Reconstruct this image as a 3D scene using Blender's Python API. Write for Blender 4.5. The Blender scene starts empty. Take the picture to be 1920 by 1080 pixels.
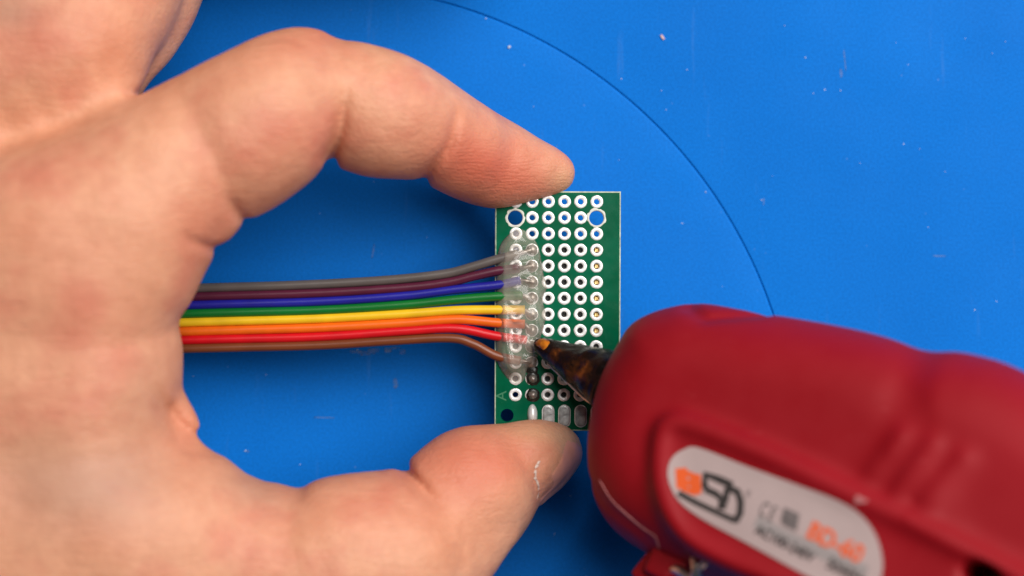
import bpy, bmesh, math, random
import numpy as np
from mathutils import Vector, Matrix
from mathutils.bvhtree import BVHTree

S = 0.001            # everything below is written in millimetres
K = 2.54 / 30.2      # mm per reference pixel in the plane of the board
ZB = 14.0            # top face of the board above the mat
D = 280.0            # camera distance to the board
ZC = ZB + D
rng = np.random.RandomState(7)
random.seed(7)
scene = bpy.context.scene
col = scene.collection

# ------------------------------------------------------------------ camera
cam_d = bpy.data.cameras.new('camera')
cam = bpy.data.objects.new('camera', cam_d)
col.objects.link(cam)
cam.location = (0, 0, ZC * S)
cam_d.sensor_width = 36.0
cam_d.lens = 36.0 * D / (1920 * K)
cam_d.clip_start = 0.005
cam_d.clip_end = 20.0
cam_d.dof.use_dof = True
cam_d.dof.focus_distance = (D - 1.0) * S
cam_d.dof.aperture_fstop = cam_d.lens / 7.8
scene.camera = cam

# ------------------------------------------------------------------ light
world = bpy.data.worlds.new('World')
scene.world = world
world.use_nodes = True
world.node_tree.nodes['Background'].inputs[0].default_value = (0.80, 0.90, 1.0, 1)
world.node_tree.nodes['Background'].inputs[1].default_value = 0.05


def area(name, loc, target, sx, sy, power, color):
    l = bpy.data.lights.new(name, 'AREA')
    l.shape = 'RECTANGLE'
    l.size = sx
    l.size_y = sy
    l.energy = power
    l.color = color
    o = bpy.data.objects.new(name, l)
    col.objects.link(o)
    o.location = loc
    d = Vector(target) - Vector(loc)
    o.rotation_euler = d.to_track_quat('-Z', 'Y').to_euler()
    return o


area('softbox_key', (0.27, 0.26, 0.57), (0.0, 0.0, 0.0), 0.60, 0.60, 7.8, (1.0, 0.97, 0.94))

scene.view_settings.view_transform = 'Standard'
scene.view_settings.look = 'None'
scene.view_settings.exposure = 0.0
scene.view_settings.gamma = 1.0
scene.view_settings.use_curve_mapping = False


# ------------------------------------------------------------------ helpers
def P(px, py, z=ZB):
    f = (ZC - z) / D
    return np.array([(px - 960) * K * f, (540 - py) * K * f, z])


def to_px(v):
    f = D / (ZC - v[:, 2])
    return np.c_[v[:, 0] * f / K + 960, 540 - v[:, 1] * f / K]


WM = {}


def link(o, parent=None, label=None, cat=None, group=None, kind=None, loc=(0, 0, 0)):
    col.objects.link(o)
    o.location = Vector(loc) * S
    WM[o.name] = Matrix.Translation(Vector(loc) * S)
    if parent is not None:
        o.parent = parent
        o.matrix_parent_inverse = WM[parent.name].inverted()
    if label:
        o['label'] = label
    if cat:
        o['category'] = cat
    if group:
        o['group'] = group
    if kind:
        o['kind'] = kind
    return o


def empty(name, loc, **kw):
    o = bpy.data.objects.new(name, None)
    o.empty_display_size = 0.01
    return link(o, loc=loc, **kw)


def mesh(name, verts, faces, mat=None, smooth=True):
    me = bpy.data.meshes.new(name)
    verts = np.asarray(verts, float) * S
    if isinstance(faces, np.ndarray):
        faces = faces.tolist()
    me.from_pydata(verts.tolist(), [], faces)
    if mat:
        me.materials.append(mat)
    if smooth:
        me.polygons.foreach_set('use_smooth', [True] * len(me.polygons))
    me.update()
    return me


def obj(name, verts, faces, mat, parent=None, smooth=True, **kw):
    return link(bpy.data.objects.new(name, mesh(name, verts, faces, mat, smooth)), parent, **kw)


def obj_me(name, me, parent=None, **kw):
    return link(bpy.data.objects.new(name, me), parent, **kw)


def spline(pts, n):
    """Catmull-Rom through the points, n samples per span."""
    p = np.asarray(pts, float)
    p = np.vstack([2 * p[0] - p[1], p, 2 * p[-1] - p[-2]])
    out = []
    for i in range(1, len(p) - 2):
        for j in range(n):
            t = j / n
            a, b, c, d = p[i - 1], p[i], p[i + 1], p[i + 2]
            out.append(.5 * ((2 * b) + (c - a) * t + (2 * a - 5 * b + 4 * c - d) * t * t + (3 * b - a - 3 * c + d) * t ** 3))
    out.append(p[-2])
    return np.array(out)


def closed_spline(pts, n=5):
    p = np.asarray(pts, float)
    m = len(p)
    out = []
    for i in range(m):
        a, b, c, d = p[i - 1], p[i], p[(i + 1) % m], p[(i + 2) % m]
        for j in range(n):
            t = j / n
            out.append(.5 * ((2 * b) + (c - a) * t + (2 * a - 5 * b + 4 * c - d) * t * t + (3 * b - a - 3 * c + d) * t ** 3))
    return np.array(out)


def tube(path, rad, seg=14, caps=True):
    path = np.asarray(path, float)
    n = len(path)
    rad = np.broadcast_to(np.asarray(rad, float), (n,))
    tan = np.gradient(path, axis=0)
    tan /= np.linalg.norm(tan, axis=1)[:, None] + 1e-12
    up = np.array([0, 0, 1.0])
    if abs(tan[0] @ up) > .9:
        up = np.array([0, 1.0, 0])
    V, F = [], []
    for i in range(n):
        s = np.cross(up, tan[i])
        s /= np.linalg.norm(s) + 1e-12
        u = np.cross(tan[i], s)
        for j in range(seg):
            a = 2 * math.pi * j / seg
            V.append(path[i] + rad[i] * (math.cos(a) * s + math.sin(a) * u))
    for i in range(n - 1):
        for j in range(seg):
            k = (j + 1) % seg
            F.append((i * seg + j, i * seg + k, (i + 1) * seg + k, (i + 1) * seg + j))
    if caps:
        F.append(tuple(range(seg))[::-1])
        F.append(tuple((n - 1) * seg + j for j in range(seg)))
    return V, F


def merge(parts):
    V, F = [], []
    for v, f in parts:
        b = len(V)
        V.extend([tuple(x) for x in v])
        F.extend([tuple(i + b for i in q) for q in f])
    return V, F


def seg_dist(X, Y, pts, closed=False):
    """distance from grid points to a polyline"""
    p = np.asarray(pts, float)
    n = len(p)
    d = np.full(X.shape, 1e9)
    for i in range(n if closed else n - 1):
        a, b = p[i], p[(i + 1) % n]
        e = b - a
        L = e @ e + 1e-12
        t = np.clip(((X - a[0]) * e[0] + (Y - a[1]) * e[1]) / L, 0, 1)
        d = np.minimum(d, (X - a[0] - t * e[0]) ** 2 + (Y - a[1] - t * e[1]) ** 2)
    return np.sqrt(d)


def poly_sdf(X, Y, pts):
    """signed distance to a closed polygon, negative inside"""
    p = np.asarray(pts, float)
    d = seg_dist(X, Y, p, True)
    ins = np.zeros(X.shape, bool)
    n = len(p)
    for i in range(n):
        a, b = p[i], p[(i + 1) % n]
        c = (a[1] > Y) != (b[1] > Y)
        with np.errstate(divide='ignore', invalid='ignore'):
            xi = (b[0] - a[0]) * (Y - a[1]) / (b[1] - a[1] + 1e-12) + a[0]
        ins ^= c & (X < xi)
    return np.where(ins, -d, d)


def smin(a, b, k):
    h = np.clip(.5 + .5 * (b - a) / k, 0, 1)
    return b * (1 - h) + a * h - k * h * (1 - h)


def vnoise(shape, cells, rs):
    """smooth value noise on a 2-D array"""
    g = rs.rand(cells[0] + 3, cells[1] + 3) * 2 - 1
    x = np.linspace(0, cells[0], shape[0])
    y = np.linspace(0, cells[1], shape[1])
    xi, yi = x.astype(int), y.astype(int)
    fx, fy = x - xi, y - yi
    fx = (fx * fx * (3 - 2 * fx))[:, None]
    fy = (fy * fy * (3 - 2 * fy))[None, :]
    G = lambda a, b: g[np.ix_(xi + a, yi + b)]
    return (G(0, 0) * (1 - fx) + G(1, 0) * fx) * (1 - fy) + (G(0, 1) * (1 - fx) + G(1, 1) * fx) * fy


def surface_nets(F, org, h):
    ins = F < 0
    n = [s - 1 for s in F.shape]
    cnt = np.zeros(n, np.uint8)
    for a in (0, 1):
        for b in (0, 1):
            for c in (0, 1):
                cnt += ins[a:a + n[0], b:b + n[1], c:c + n[2]]
    act = (cnt > 0) & (cnt < 8)
    idx = np.argwhere(act)
    ids = np.full(n, -1, np.int32)
    ids[act] = np.arange(len(idx))
    acc = np.zeros((len(idx), 3))
    num = np.zeros(len(idx))
    C = [(a, b, c) for a in (0, 1) for b in (0, 1) for c in (0, 1)]
    for p in C:
        for ax in range(3):
            if p[ax]:
                continue
            q = list(p)
            q[ax] = 1
            fa = F[idx[:, 0] + p[0], idx[:, 1] + p[1], idx[:, 2] + p[2]]
            fb = F[idx[:, 0] + q[0], idx[:, 1] + q[1], idx[:, 2] + q[2]]
            m = (fa < 0) != (fb < 0)
            t = np.where(m, fa / np.where(m, fa - fb, 1), 0)
            pt = np.tile(np.array(p, float), (len(idx), 1))
            pt[:, ax] = t
            acc += pt * m[:, None]
            num += m
    V = np.asarray(org) + (idx + acc / num[:, None]) * h
    Q = []
    for ax in range(3):
        s0 = [slice(None)] * 3
        s1 = [slice(None)] * 3
        s0[ax] = slice(0, -1)
        s1[ax] = slice(1, None)
        A, B = ins[tuple(s0)], ins[tuple(s1)]
        e = np.argwhere(A != B)
        o1, o2 = [(1, 2), (2, 0), (0, 1)][ax]
        ok = (e[:, o1] > 0) & (e[:, o2] > 0) & (e[:, o1] < F.shape[o1] - 1) & (e[:, o2] < F.shape[o2] - 1)
        e = e[ok]
        fl = A[e[:, 0], e[:, 1], e[:, 2]]

        def cell(d1, d2):
            c = e.copy()
            c[:, o1] -= d1
            c[:, o2] -= d2
            return ids[c[:, 0], c[:, 1], c[:, 2]]
        q = np.c_[cell(1, 1), cell(0, 1), cell(0, 0), cell(1, 0)]
        q[~fl] = q[~fl][:, ::-1]
        Q.append(q)
    return V, np.vstack(Q)


def relax(V, Q, it=2, f=.5):
    E = np.vstack([Q[:, [0, 1]], Q[:, [1, 2]], Q[:, [2, 3]], Q[:, [3, 0]]])
    deg = np.bincount(E[:, 0], minlength=len(V)) + np.bincount(E[:, 1], minlength=len(V))
    for _ in range(it):
        A = np.zeros_like(V)
        for c in range(3):
            A[:, c] = np.bincount(E[:, 0], V[E[:, 1], c], len(V)) + np.bincount(E[:, 1], V[E[:, 0], c], len(V))
        V = V * (1 - f) + f * A / deg[:, None]
    return V


# ------------------------------------------------------------------ materials
def new_mat(name):
    m = bpy.data.materials.new(name)
    m.use_nodes = True
    nt = m.node_tree
    return m, nt, nt.nodes['Principled BSDF'], nt.nodes['Material Output']


def N(nt, t, **kw):
    n = nt.nodes.new(t)
    for k, v in kw.items():
        setattr(n, k, v)
    return n


def coords(nt, scale=1.0):
    tc = N(nt, 'ShaderNodeTexCoord')
    mp = N(nt, 'ShaderNodeMapping')
    mp.inputs['Scale'].default_value = (1000 * scale,) * 3
    nt.links.new(tc.outputs['Object'], mp.inputs['Vector'])
    return mp.outputs[0]


def noise(nt, vec, scale, detail=3, rough=.5):
    n = N(nt, 'ShaderNodeTexNoise')
    n.inputs['Scale'].default_value = scale
    n.inputs['Detail'].default_value = detail
    n.inputs['Roughness'].default_value = rough
    nt.links.new(vec, n.inputs['Vector'])
    return n.outputs['Fac']


def ramp(nt, fac, stops):
    r = N(nt, 'ShaderNodeValToRGB')
    e = r.color_ramp.elements
    while len(e) < len(stops):
        e.new(.5)
    for i, (p, c) in enumerate(stops):
        e[i].position = p
        e[i].color = (c if hasattr(c, '__len__') else (c, c, c)) + ((1,) if hasattr(c, '__len__') else (1,))
    nt.links.new(fac, r.inputs[0])
    return r.outputs[0]


def mixc(nt, fac, a, b, mode='MIX'):
    m = N(nt, 'ShaderNodeMix', data_type='RGBA', blend_type=mode)
    for s, v in ((0, fac), (6, a), (7, b)):
        if hasattr(v, 'is_linked') or isinstance(v, bpy.types.NodeSocket):
            nt.links.new(v, m.inputs[s])
        elif s == 0:
            m.inputs[s].default_value = v
        else:
            m.inputs[s].default_value = tuple(v) + (1,)
    return m.outputs[2]


def bump(nt, h, bsdf, strength=.3, dist=.0002):
    b = N(nt, 'ShaderNodeBump')
    b.inputs['Strength'].default_value = strength
    b.inputs['Distance'].default_value = dist
    nt.links.new(h, b.inputs['Height'])
    nt.links.new(b.outputs[0], bsdf.inputs['Normal'])
    return b


def simple(name, color, rough=.5, metal=0.0, var=.0, vscale=.5, bmp=0.0, bscale=2.0, bdist=.0001, coat=0.0):
    m, nt, b, out = new_mat(name)
    b.inputs['Base Color'].default_value = tuple(color) + (1,)
    b.inputs['Roughness'].default_value = rough
    b.inputs['Metallic'].default_value = metal
    b.inputs['Coat Weight'].default_value = coat
    v = coords(nt)
    if var:
        f = noise(nt, v, vscale, 4)
        lo = tuple(c * (1 - var) for c in color)
        hi = tuple(min(1, c * (1 + var)) for c in color)
        nt.links.new(ramp(nt, f, [(.3, lo), (.7, hi)]), b.inputs['Base Color'])
    if bmp:
        bump(nt, noise(nt, v, bscale, 3), b, bmp, bdist)
    return m


# blue silicone mat
def mat_blue():
    m, nt, b, out = new_mat('blue_silicone')
    v = coords(nt)
    base = ramp(nt, noise(nt, v, .035, 4), [(.3, (.002, .152, .590)), (.7, (.003, .172, .650))])
    fine = ramp(nt, noise(nt, v, 2.6, 2), [(.35, (.90,) * 3), (.65, (1.08,) * 3)])
    c = mixc(nt, 1.0, base, fine, 'MULTIPLY')
    # fine pale dust printed into the rubber
    vo = N(nt, 'ShaderNodeTexVoronoi')
    vo.inputs['Scale'].default_value = .42
    nt.links.new(v, vo.inputs['Vector'])
    d = ramp(nt, vo.outputs['Distance'], [(.035, 1.0), (.075, 0.0)])
    keep = ramp(nt, noise(nt, v, .21, 2), [(.56, 0.0), (.66, 1.0)])
    dm = N(nt, 'ShaderNodeMath', operation='MULTIPLY')
    nt.links.new(d, dm.inputs[0])
    nt.links.new(keep, dm.inputs[1])
    sc = N(nt, 'ShaderNodeMath', operation='MULTIPLY')
    nt.links.new(dm.outputs[0], sc.inputs[0])
    sc.inputs[1].default_value = .16
    c = mixc(nt, sc.outputs[0], c, (.55, .62, .72))
    # dull streaks of old glue and wipe marks
    mp = N(nt, 'ShaderNodeMapping')
    mp.inputs['Scale'].default_value = (.9, .07, 1)
    mp.inputs['Rotation'].default_value = (0, 0, .2)
    nt.links.new(v, mp.inputs['Vector'])
    st = noise(nt, mp.outputs[0], .55, 5, .6)
    sm = ramp(nt, st, [(.64, 0.0), (.80, .14)])
    c = mixc(nt, sm, c, (.20, .38, .72))
    nt.links.new(c, b.inputs['Base Color'])
    nt.links.new(ramp(nt, noise(nt, v, .08, 3), [(.3, .50), (.7, .62)]), b.inputs['Roughness'])
    b.inputs['Specular IOR Level'].default_value = .07
    bump(nt, noise(nt, v, 3.0, 3), b, .12, .00008)
    return m


M_MAT = mat_blue()
M_GROOVE = simple('groove_dark', (.006, .012, .03), .8)  # near-black blue for the floor of the joint


# skin
def mat_skin():
    m, nt, b, out = new_mat('skin')
    v = coords(nt)
    base = ramp(nt, noise(nt, v, .075, 4, .55), [(.30, (.660, .280, .160)), (.50, (.705, .335, .200)), (.68, (.640, .235, .145))])
    mott = ramp(nt, noise(nt, v, .42, 4, .6), [(.3, (.93, .89, .87)), (.7, (1.05, 1.06, 1.06))])
    c = mixc(nt, 1.0, base, mott, 'MULTIPLY')
    at = N(nt, 'ShaderNodeAttribute', attribute_name='tint')
    sp = N(nt, 'ShaderNodeSeparateColor')
    nt.links.new(at.outputs['Color'], sp.inputs[0])
    c = mixc(nt, sp.outputs[0], c, (.60, .150, .085))     # flushed
    c = mixc(nt, sp.outputs[1], c, (.63, .36, .20))       # pressed, blanched yellow
    c = mixc(nt, sp.outputs[2], c, (.42, .235, .165))     # thin brownish skin / veins, and shade painted into the lower hand
    nt.links.new(c, b.inputs['Base Color'])
    b.inputs['Roughness'].default_value = .48
    b.inputs['Specular IOR Level'].default_value = .36
    b.inputs['Subsurface Weight'].default_value = .14
    b.inputs['Subsurface Radius'].default_value = (1.0, .35, .2)
    b.inputs['Subsurface Scale'].default_value = .0011
    # pores, fine criss-cross lines
    vo = N(nt, 'ShaderNodeTexVoronoi', feature='DISTANCE_TO_EDGE')
    vo.inputs['Scale'].default_value = 1.45
    w = N(nt, 'ShaderNodeTexNoise')
    w.inputs['Scale'].default_value = .5
    nt.links.new(v, w.inputs['Vector'])
    va = N(nt, 'ShaderNodeMixRGB')
    va.inputs[0].default_value = .35
    nt.links.new(v, va.inputs[1])
    nt.links.new(w.outputs['Color'], va.inputs[2])
    nt.links.new(va.outputs[0], vo.inputs['Vector'])
    e = ramp(nt, vo.outputs['Distance'], [(0.0, 0.0), (.14, 1.0)])
    ad = N(nt, 'ShaderNodeMath', operation='ADD')
    eh = N(nt, 'ShaderNodeMath', operation='MULTIPLY')
    nt.links.new(e, eh.inputs[0])
    eh.inputs[1].default_value = .45
    nt.links.new(eh.outputs[0], ad.inputs[0])
    n2 = N(nt, 'ShaderNodeMath', operation='MULTIPLY')
    nt.links.new(noise(nt, v, 1.6, 4, .6), n2.inputs[0])
    n2.inputs[1].default_value = 1.6
    nt.links.new(n2.outputs[0], ad.inputs[1])
    # fine wrinkles running across each other
    for ang, sc3 in ((.6, 1.0), (-.75, .8)):
        m3 = N(nt, 'ShaderNodeMapping')
        m3.inputs['Rotation'].default_value = (0, 0, ang)
        m3.inputs['Scale'].default_value = (.22, 1.5, 1.0)
        nt.links.new(v, m3.inputs['Vector'])
        wr = ramp(nt, noise(nt, m3.outputs[0], sc3, 4, .6), [(.36, 0.0), (.50, 1.0)])
        wm3 = N(nt, 'ShaderNodeMath', operation='MULTIPLY')
        nt.links.new(wr, wm3.inputs[0])
        wm3.inputs[1].default_value = .55
        a3 = N(nt, 'ShaderNodeMath', operation='ADD')
        nt.links.new(ad.outputs[0], a3.inputs[0])
        nt.links.new(wm3.outputs[0], a3.inputs[1])
        ad = a3
    # papillary lines on the finger ends
    wv = N(nt, 'ShaderNodeTexWave', bands_direction='Y')
    wv.inputs['Scale'].default_value = .62
    wv.inputs['Distortion'].default_value = 9.0
    wv.inputs['Detail Scale'].default_value = .35
    nt.links.new(v, wv.inputs['Vector'])
    wm = N(nt, 'ShaderNodeMath', operation='MULTIPLY')
    nt.links.new(wv.outputs['Fac'], wm.inputs[0])
    nt.links.new(sp.outputs[0], wm.inputs[1])
    a2 = N(nt, 'ShaderNodeMath', operation='ADD')
    nt.links.new(ad.outputs[0], a2.inputs[0])
    wm2 = N(nt, 'ShaderNodeMath', operation='MULTIPLY')
    nt.links.new(wm.outputs[0], wm2.inputs[0])
    wm2.inputs[1].default_value = .35
    nt.links.new(wm2.outputs[0], a2.inputs[1])
    bump(nt, a2.outputs[0], b, .38, .00016)
    return m


M_SKIN = mat_skin()
M_NAIL = simple('nail', (.74, .31, .21), .42, var=.12, vscale=.3, bmp=.1, bscale=1.2)
M_FLAKE = simple('dry_skin', (.72, .56, .47), .7, var=.1)

# board
def mat_mask():
    m, nt, b, out = new_mat('green_solder_mask')
    v = coords(nt)
    c = ramp(nt, noise(nt, v, .16, 5, .6), [(.30, (.000, .082, .034)), (.55, (.000, .104, .048)), (.78, (.003, .130, .062))])
    fl = ramp(nt, noise(nt, v, .55, 5, .7), [(.66, 0.0), (.80, .16)])
    c = mixc(nt, fl, c, (.10, .26, .16))
    nt.links.new(c, b.inputs['Base Color'])
    nt.links.new(ramp(nt, noise(nt, v, .5, 4), [(.3, .18), (.7, .30)]), b.inputs['Roughness'])
    b.inputs['Specular IOR Level'].default_value = .12
    bump(nt, noise(nt, v, .8, 4), b, .15, .00010)
    return m


M_MASK = mat_mask()
M_FR4 = simple('fibreglass_edge', (.50, .55, .42), .7, var=.25, vscale=1.2)
M_TIN = simple('tinned_pad', (.90, .89, .87), .34, .30, var=.10, vscale=1.1, bmp=.5, bscale=1.6)
M_SLOT = simple('brushed_tin', (.42, .42, .41), .38, .55, var=.45, vscale=.9, bmp=.4, bscale=2.0)
M_RAGGED = simple('bare_laminate', (.66, .66, .58), .6, var=.15, vscale=1.0)
M_GOLD = simple('gold_pin', (.95, .68, .30), .25, .9)
M_BLACK = simple('black_plastic', (.012, .012, .013), .45)
M_SOLDER = simple('solder', (.40, .35, .31), .45, .8, var=.2, vscale=1.0, bmp=.4, bscale=1.5)
M_FLUX = simple('burnt_flux', (.018, .016, .013), .25, var=.5, vscale=1.0, bmp=.4, bscale=1.5)
M_MARK = simple('board_print', (.02, .17, .075), .5)


def mat_glue():
    m, nt, b, out = new_mat('hot_glue')
    v = coords(nt)
    b.inputs['Base Color'].default_value = (.95, .83, .70, 1)
    b.inputs['Roughness'].default_value = .16
    b.inputs['Specular IOR Level'].default_value = .6
    tr = N(nt, 'ShaderNodeBsdfTransparent')
    tr.inputs[0].default_value = (1.0, .99, .97, 1)
    gl = N(nt, 'ShaderNodeBsdfGlossy')
    gl.inputs['Roughness'].default_value = .06
    lw = N(nt, 'ShaderNodeFresnel')
    lw.inputs[0].default_value = 1.36
    mx = N(nt, 'ShaderNodeMixShader')
    milky = ramp(nt, noise(nt, v, .35, 4, .6), [(.3, .11), (.7, .26)])
    nt.links.new(milky, mx.inputs[0])
    nt.links.new(tr.outputs[0], mx.inputs[1])
    nt.links.new(b.outputs[0], mx.inputs[2])
    m2 = N(nt, 'ShaderNodeMixShader')
    nt.links.new(lw.outputs[0], m2.inputs[0])
    nt.links.new(mx.outputs[0], m2.inputs[1])
    nt.links.new(gl.outputs[0], m2.inputs[2])
    bp = N(nt, 'ShaderNodeBump')
    bp.inputs['Strength'].default_value = .06
    bp.inputs['Distance'].default_value = .0003
    nt.links.new(noise(nt, v, .9, 3), bp.inputs['Height'])
    for n in (b, gl, lw):
        nt.links.new(bp.outputs[0], n.inputs['Normal'])
    nt.links.new(m2.outputs[0], out.inputs['Surface'])
    return m


M_GLUE = mat_glue()


# glue gun
def mat_red():
    m, nt, b, out = new_mat('red_plastic')
    v = coords(nt)
    c = ramp(nt, noise(nt, v, .05, 4), [(.3, (.255, .002, .006)), (.7, (.300, .003, .009))])
    mp = N(nt, 'ShaderNodeMapping')
    mp.inputs['Scale'].default_value = (.12, 1.2, 1)
    mp.inputs['Rotation'].default_value = (0, 0, 1.0)
    nt.links.new(v, mp.inputs['Vector'])
    scr = ramp(nt, noise(nt, mp.outputs[0], .8, 5, .65), [(.66, 0.0), (.80, .30)])
    c = mixc(nt, scr, c, (.55, .10, .11))
    nt.links.new(c, b.inputs['Base Color'])
    nt.links.new(ramp(nt, noise(nt, v, .2, 4), [(.3, .52), (.7, .66)]), b.inputs['Roughness'])
    b.inputs['Specular IOR Level'].default_value = .26
    bump(nt, noise(nt, v, 1.4, 3), b, .14, .0001)
    return m


M_RED = mat_red()
M_STICKER = simple('sticker_paper', (.46, .345, .33), .45, var=.04, vscale=.2)
M_INK = simple('black_ink', (.035, .028, .026), .5)
M_GREYINK = simple('grey_ink', (.16, .13, .125), .5)
M_ORANGE = simple('orange_ink', (.78, .11, .02), .5)
M_GREYBAND = simple('grey_print', (.33, .28, .27), .5)
M_THREAD = simple('dried_glue', (.50, .17, .17), .4, var=.3, vscale=.6)
M_STEEL = simple('steel', (.62, .58, .52), .3, 1.0, bmp=.2)


def mat_nozzle():
    m, nt, b, out = new_mat('charred_glue_metal')
    v = coords(nt)
    n1 = noise(nt, v, .20, 4, .55)
    c = ramp(nt, n1, [(.34, (.005, .003, .003)), (.54, (.012, .005, .003)), (.62, (.060, .017, .004)), (.70, (.28, .080, .010)), (.80, (.05, .014, .005))])
    nt.links.new(c, b.inputs['Base Color'])
    b.inputs['Roughness'].default_value = .26
    b.inputs['Specular IOR Level'].default_value = .18
    b.inputs['Coat Weight'].default_value = .14
    b.inputs['Coat Roughness'].default_value = .1
    bump(nt, noise(nt, v, .7, 5, .6), b, .4, .0005)
    return m


M_CHAR = mat_nozzle()


def mat_amber():
    m, nt, b, out = new_mat('amber_glue')
    v = coords(nt)
    c = ramp(nt, noise(nt, v, .6, 4), [(.35, (.10, .02, .004)), (.6, (.55, .17, .012)), (.8, (.70, .30, .05))])
    nt.links.new(c, b.inputs['Base Color'])
    b.inputs['Roughness'].default_value = .15
    b.inputs['Subsurface Weight'].default_value = .3
    b.inputs['Subsurface Scale'].default_value = .001
    return m


M_AMBER = mat_amber()
M_WHITE = simple('pale_dust', (.50, .56, .66), .7)
M_PINK = simple('pink_crumb', (.62, .42, .42), .7)

# ------------------------------------------------------------------ setting
def build_mat():
    # turntable disc set flush into the blue mat, with an open joint around it
    c = P(597.5, 870, 0)
    R = 896.5 * K * ZC / D
    n = 256
    bev = [(R - .40, 0.0), (R - .10, -.03), (R + .02, -.14), (R + .02, -1.4)]
    V = [(c[0], c[1], 0)]
    F = []
    rings = [(R * t, 0.0) for t in (.25, .5, .75, .95)] + bev
    for r, z in rings:
        V += [(c[0] + r * math.cos(2 * math.pi * i / n), c[1] + r * math.sin(2 * math.pi * i / n), z) for i in range(n)]
    for i in range(n):
        F.append((0, 1 + i, 1 + (i + 1) % n))
    for k in range(len(rings) - 1):
        a, b = 1 + k * n, 1 + (k + 1) * n
        for i in range(n):
            j = (i + 1) % n
            F.append((a + i, b + i, b + j, a + j))
    obj('turntable', V, F, M_MAT, kind='structure')
    V, F = [], []
    rings = [(R + .14, -1.4), (R + .14, -.12), (R + .19, -.03), (R + .34, 0.0)]
    for r, z in rings:
        V += [(c[0] + r * math.cos(2 * math.pi * i / n), c[1] + r * math.sin(2 * math.pi * i / n), z) for i in range(n)]
    # outer square ring, same count
    H = 420.0
    for i in range(n):
        x, y = math.cos(2 * math.pi * i / n), math.sin(2 * math.pi * i / n)
        q = H / max(abs(x), abs(y))
        V.append((c[0] + x * q, c[1] + y * q, 0))
    for k in range(len(rings)):
        a, b = k * n, (k + 1) * n
        for i in range(n):
            j = (i + 1) % n
            F.append((a + i, b + i, b + j, a + j))
    obj('mat', V, F, M_MAT, kind='structure')
    V, F = [], []
    for r in (R - .6, R + .6):
        V += [(c[0] + r * math.cos(2 * math.pi * i / n), c[1] + r * math.sin(2 * math.pi * i / n), -1.3) for i in range(n)]
    for i in range(n):
        j = (i + 1) % n
        F.append((i, n + i, n + j, j))
    obj('joint_floor', V, F, M_GROOVE, kind='structure')


build_mat()

# ------------------------------------------------------------------ circuit board
ROT = math.radians(-.2)
CX, CY = 1045, 583
BOARD = empty('circuit_board', P(CX, CY, ZB - 1.6), label='small green perforated circuit board with rows of tinned ring pads, pinched between finger and thumb', cat='circuit board')


def B(px, py, z=0.0):
    """board pixel -> world, with the board's slight turn"""
    dx, dy = px - CX, py - CY
    x = CX + dx * math.cos(-ROT) - dy * math.sin(-ROT)
    y = CY + dx * math.sin(-ROT) + dy * math.cos(-ROT)
    return P(x, y, ZB + 0) + np.array([0, 0, z])


COLS = [967 + 30.25 * i for i in range(6)]
ROWS = [378 + 30.2 * i for i in range(13)]
XL, XR, YT, YB = 927.5, 1163.5, 358.5, 808


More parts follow.
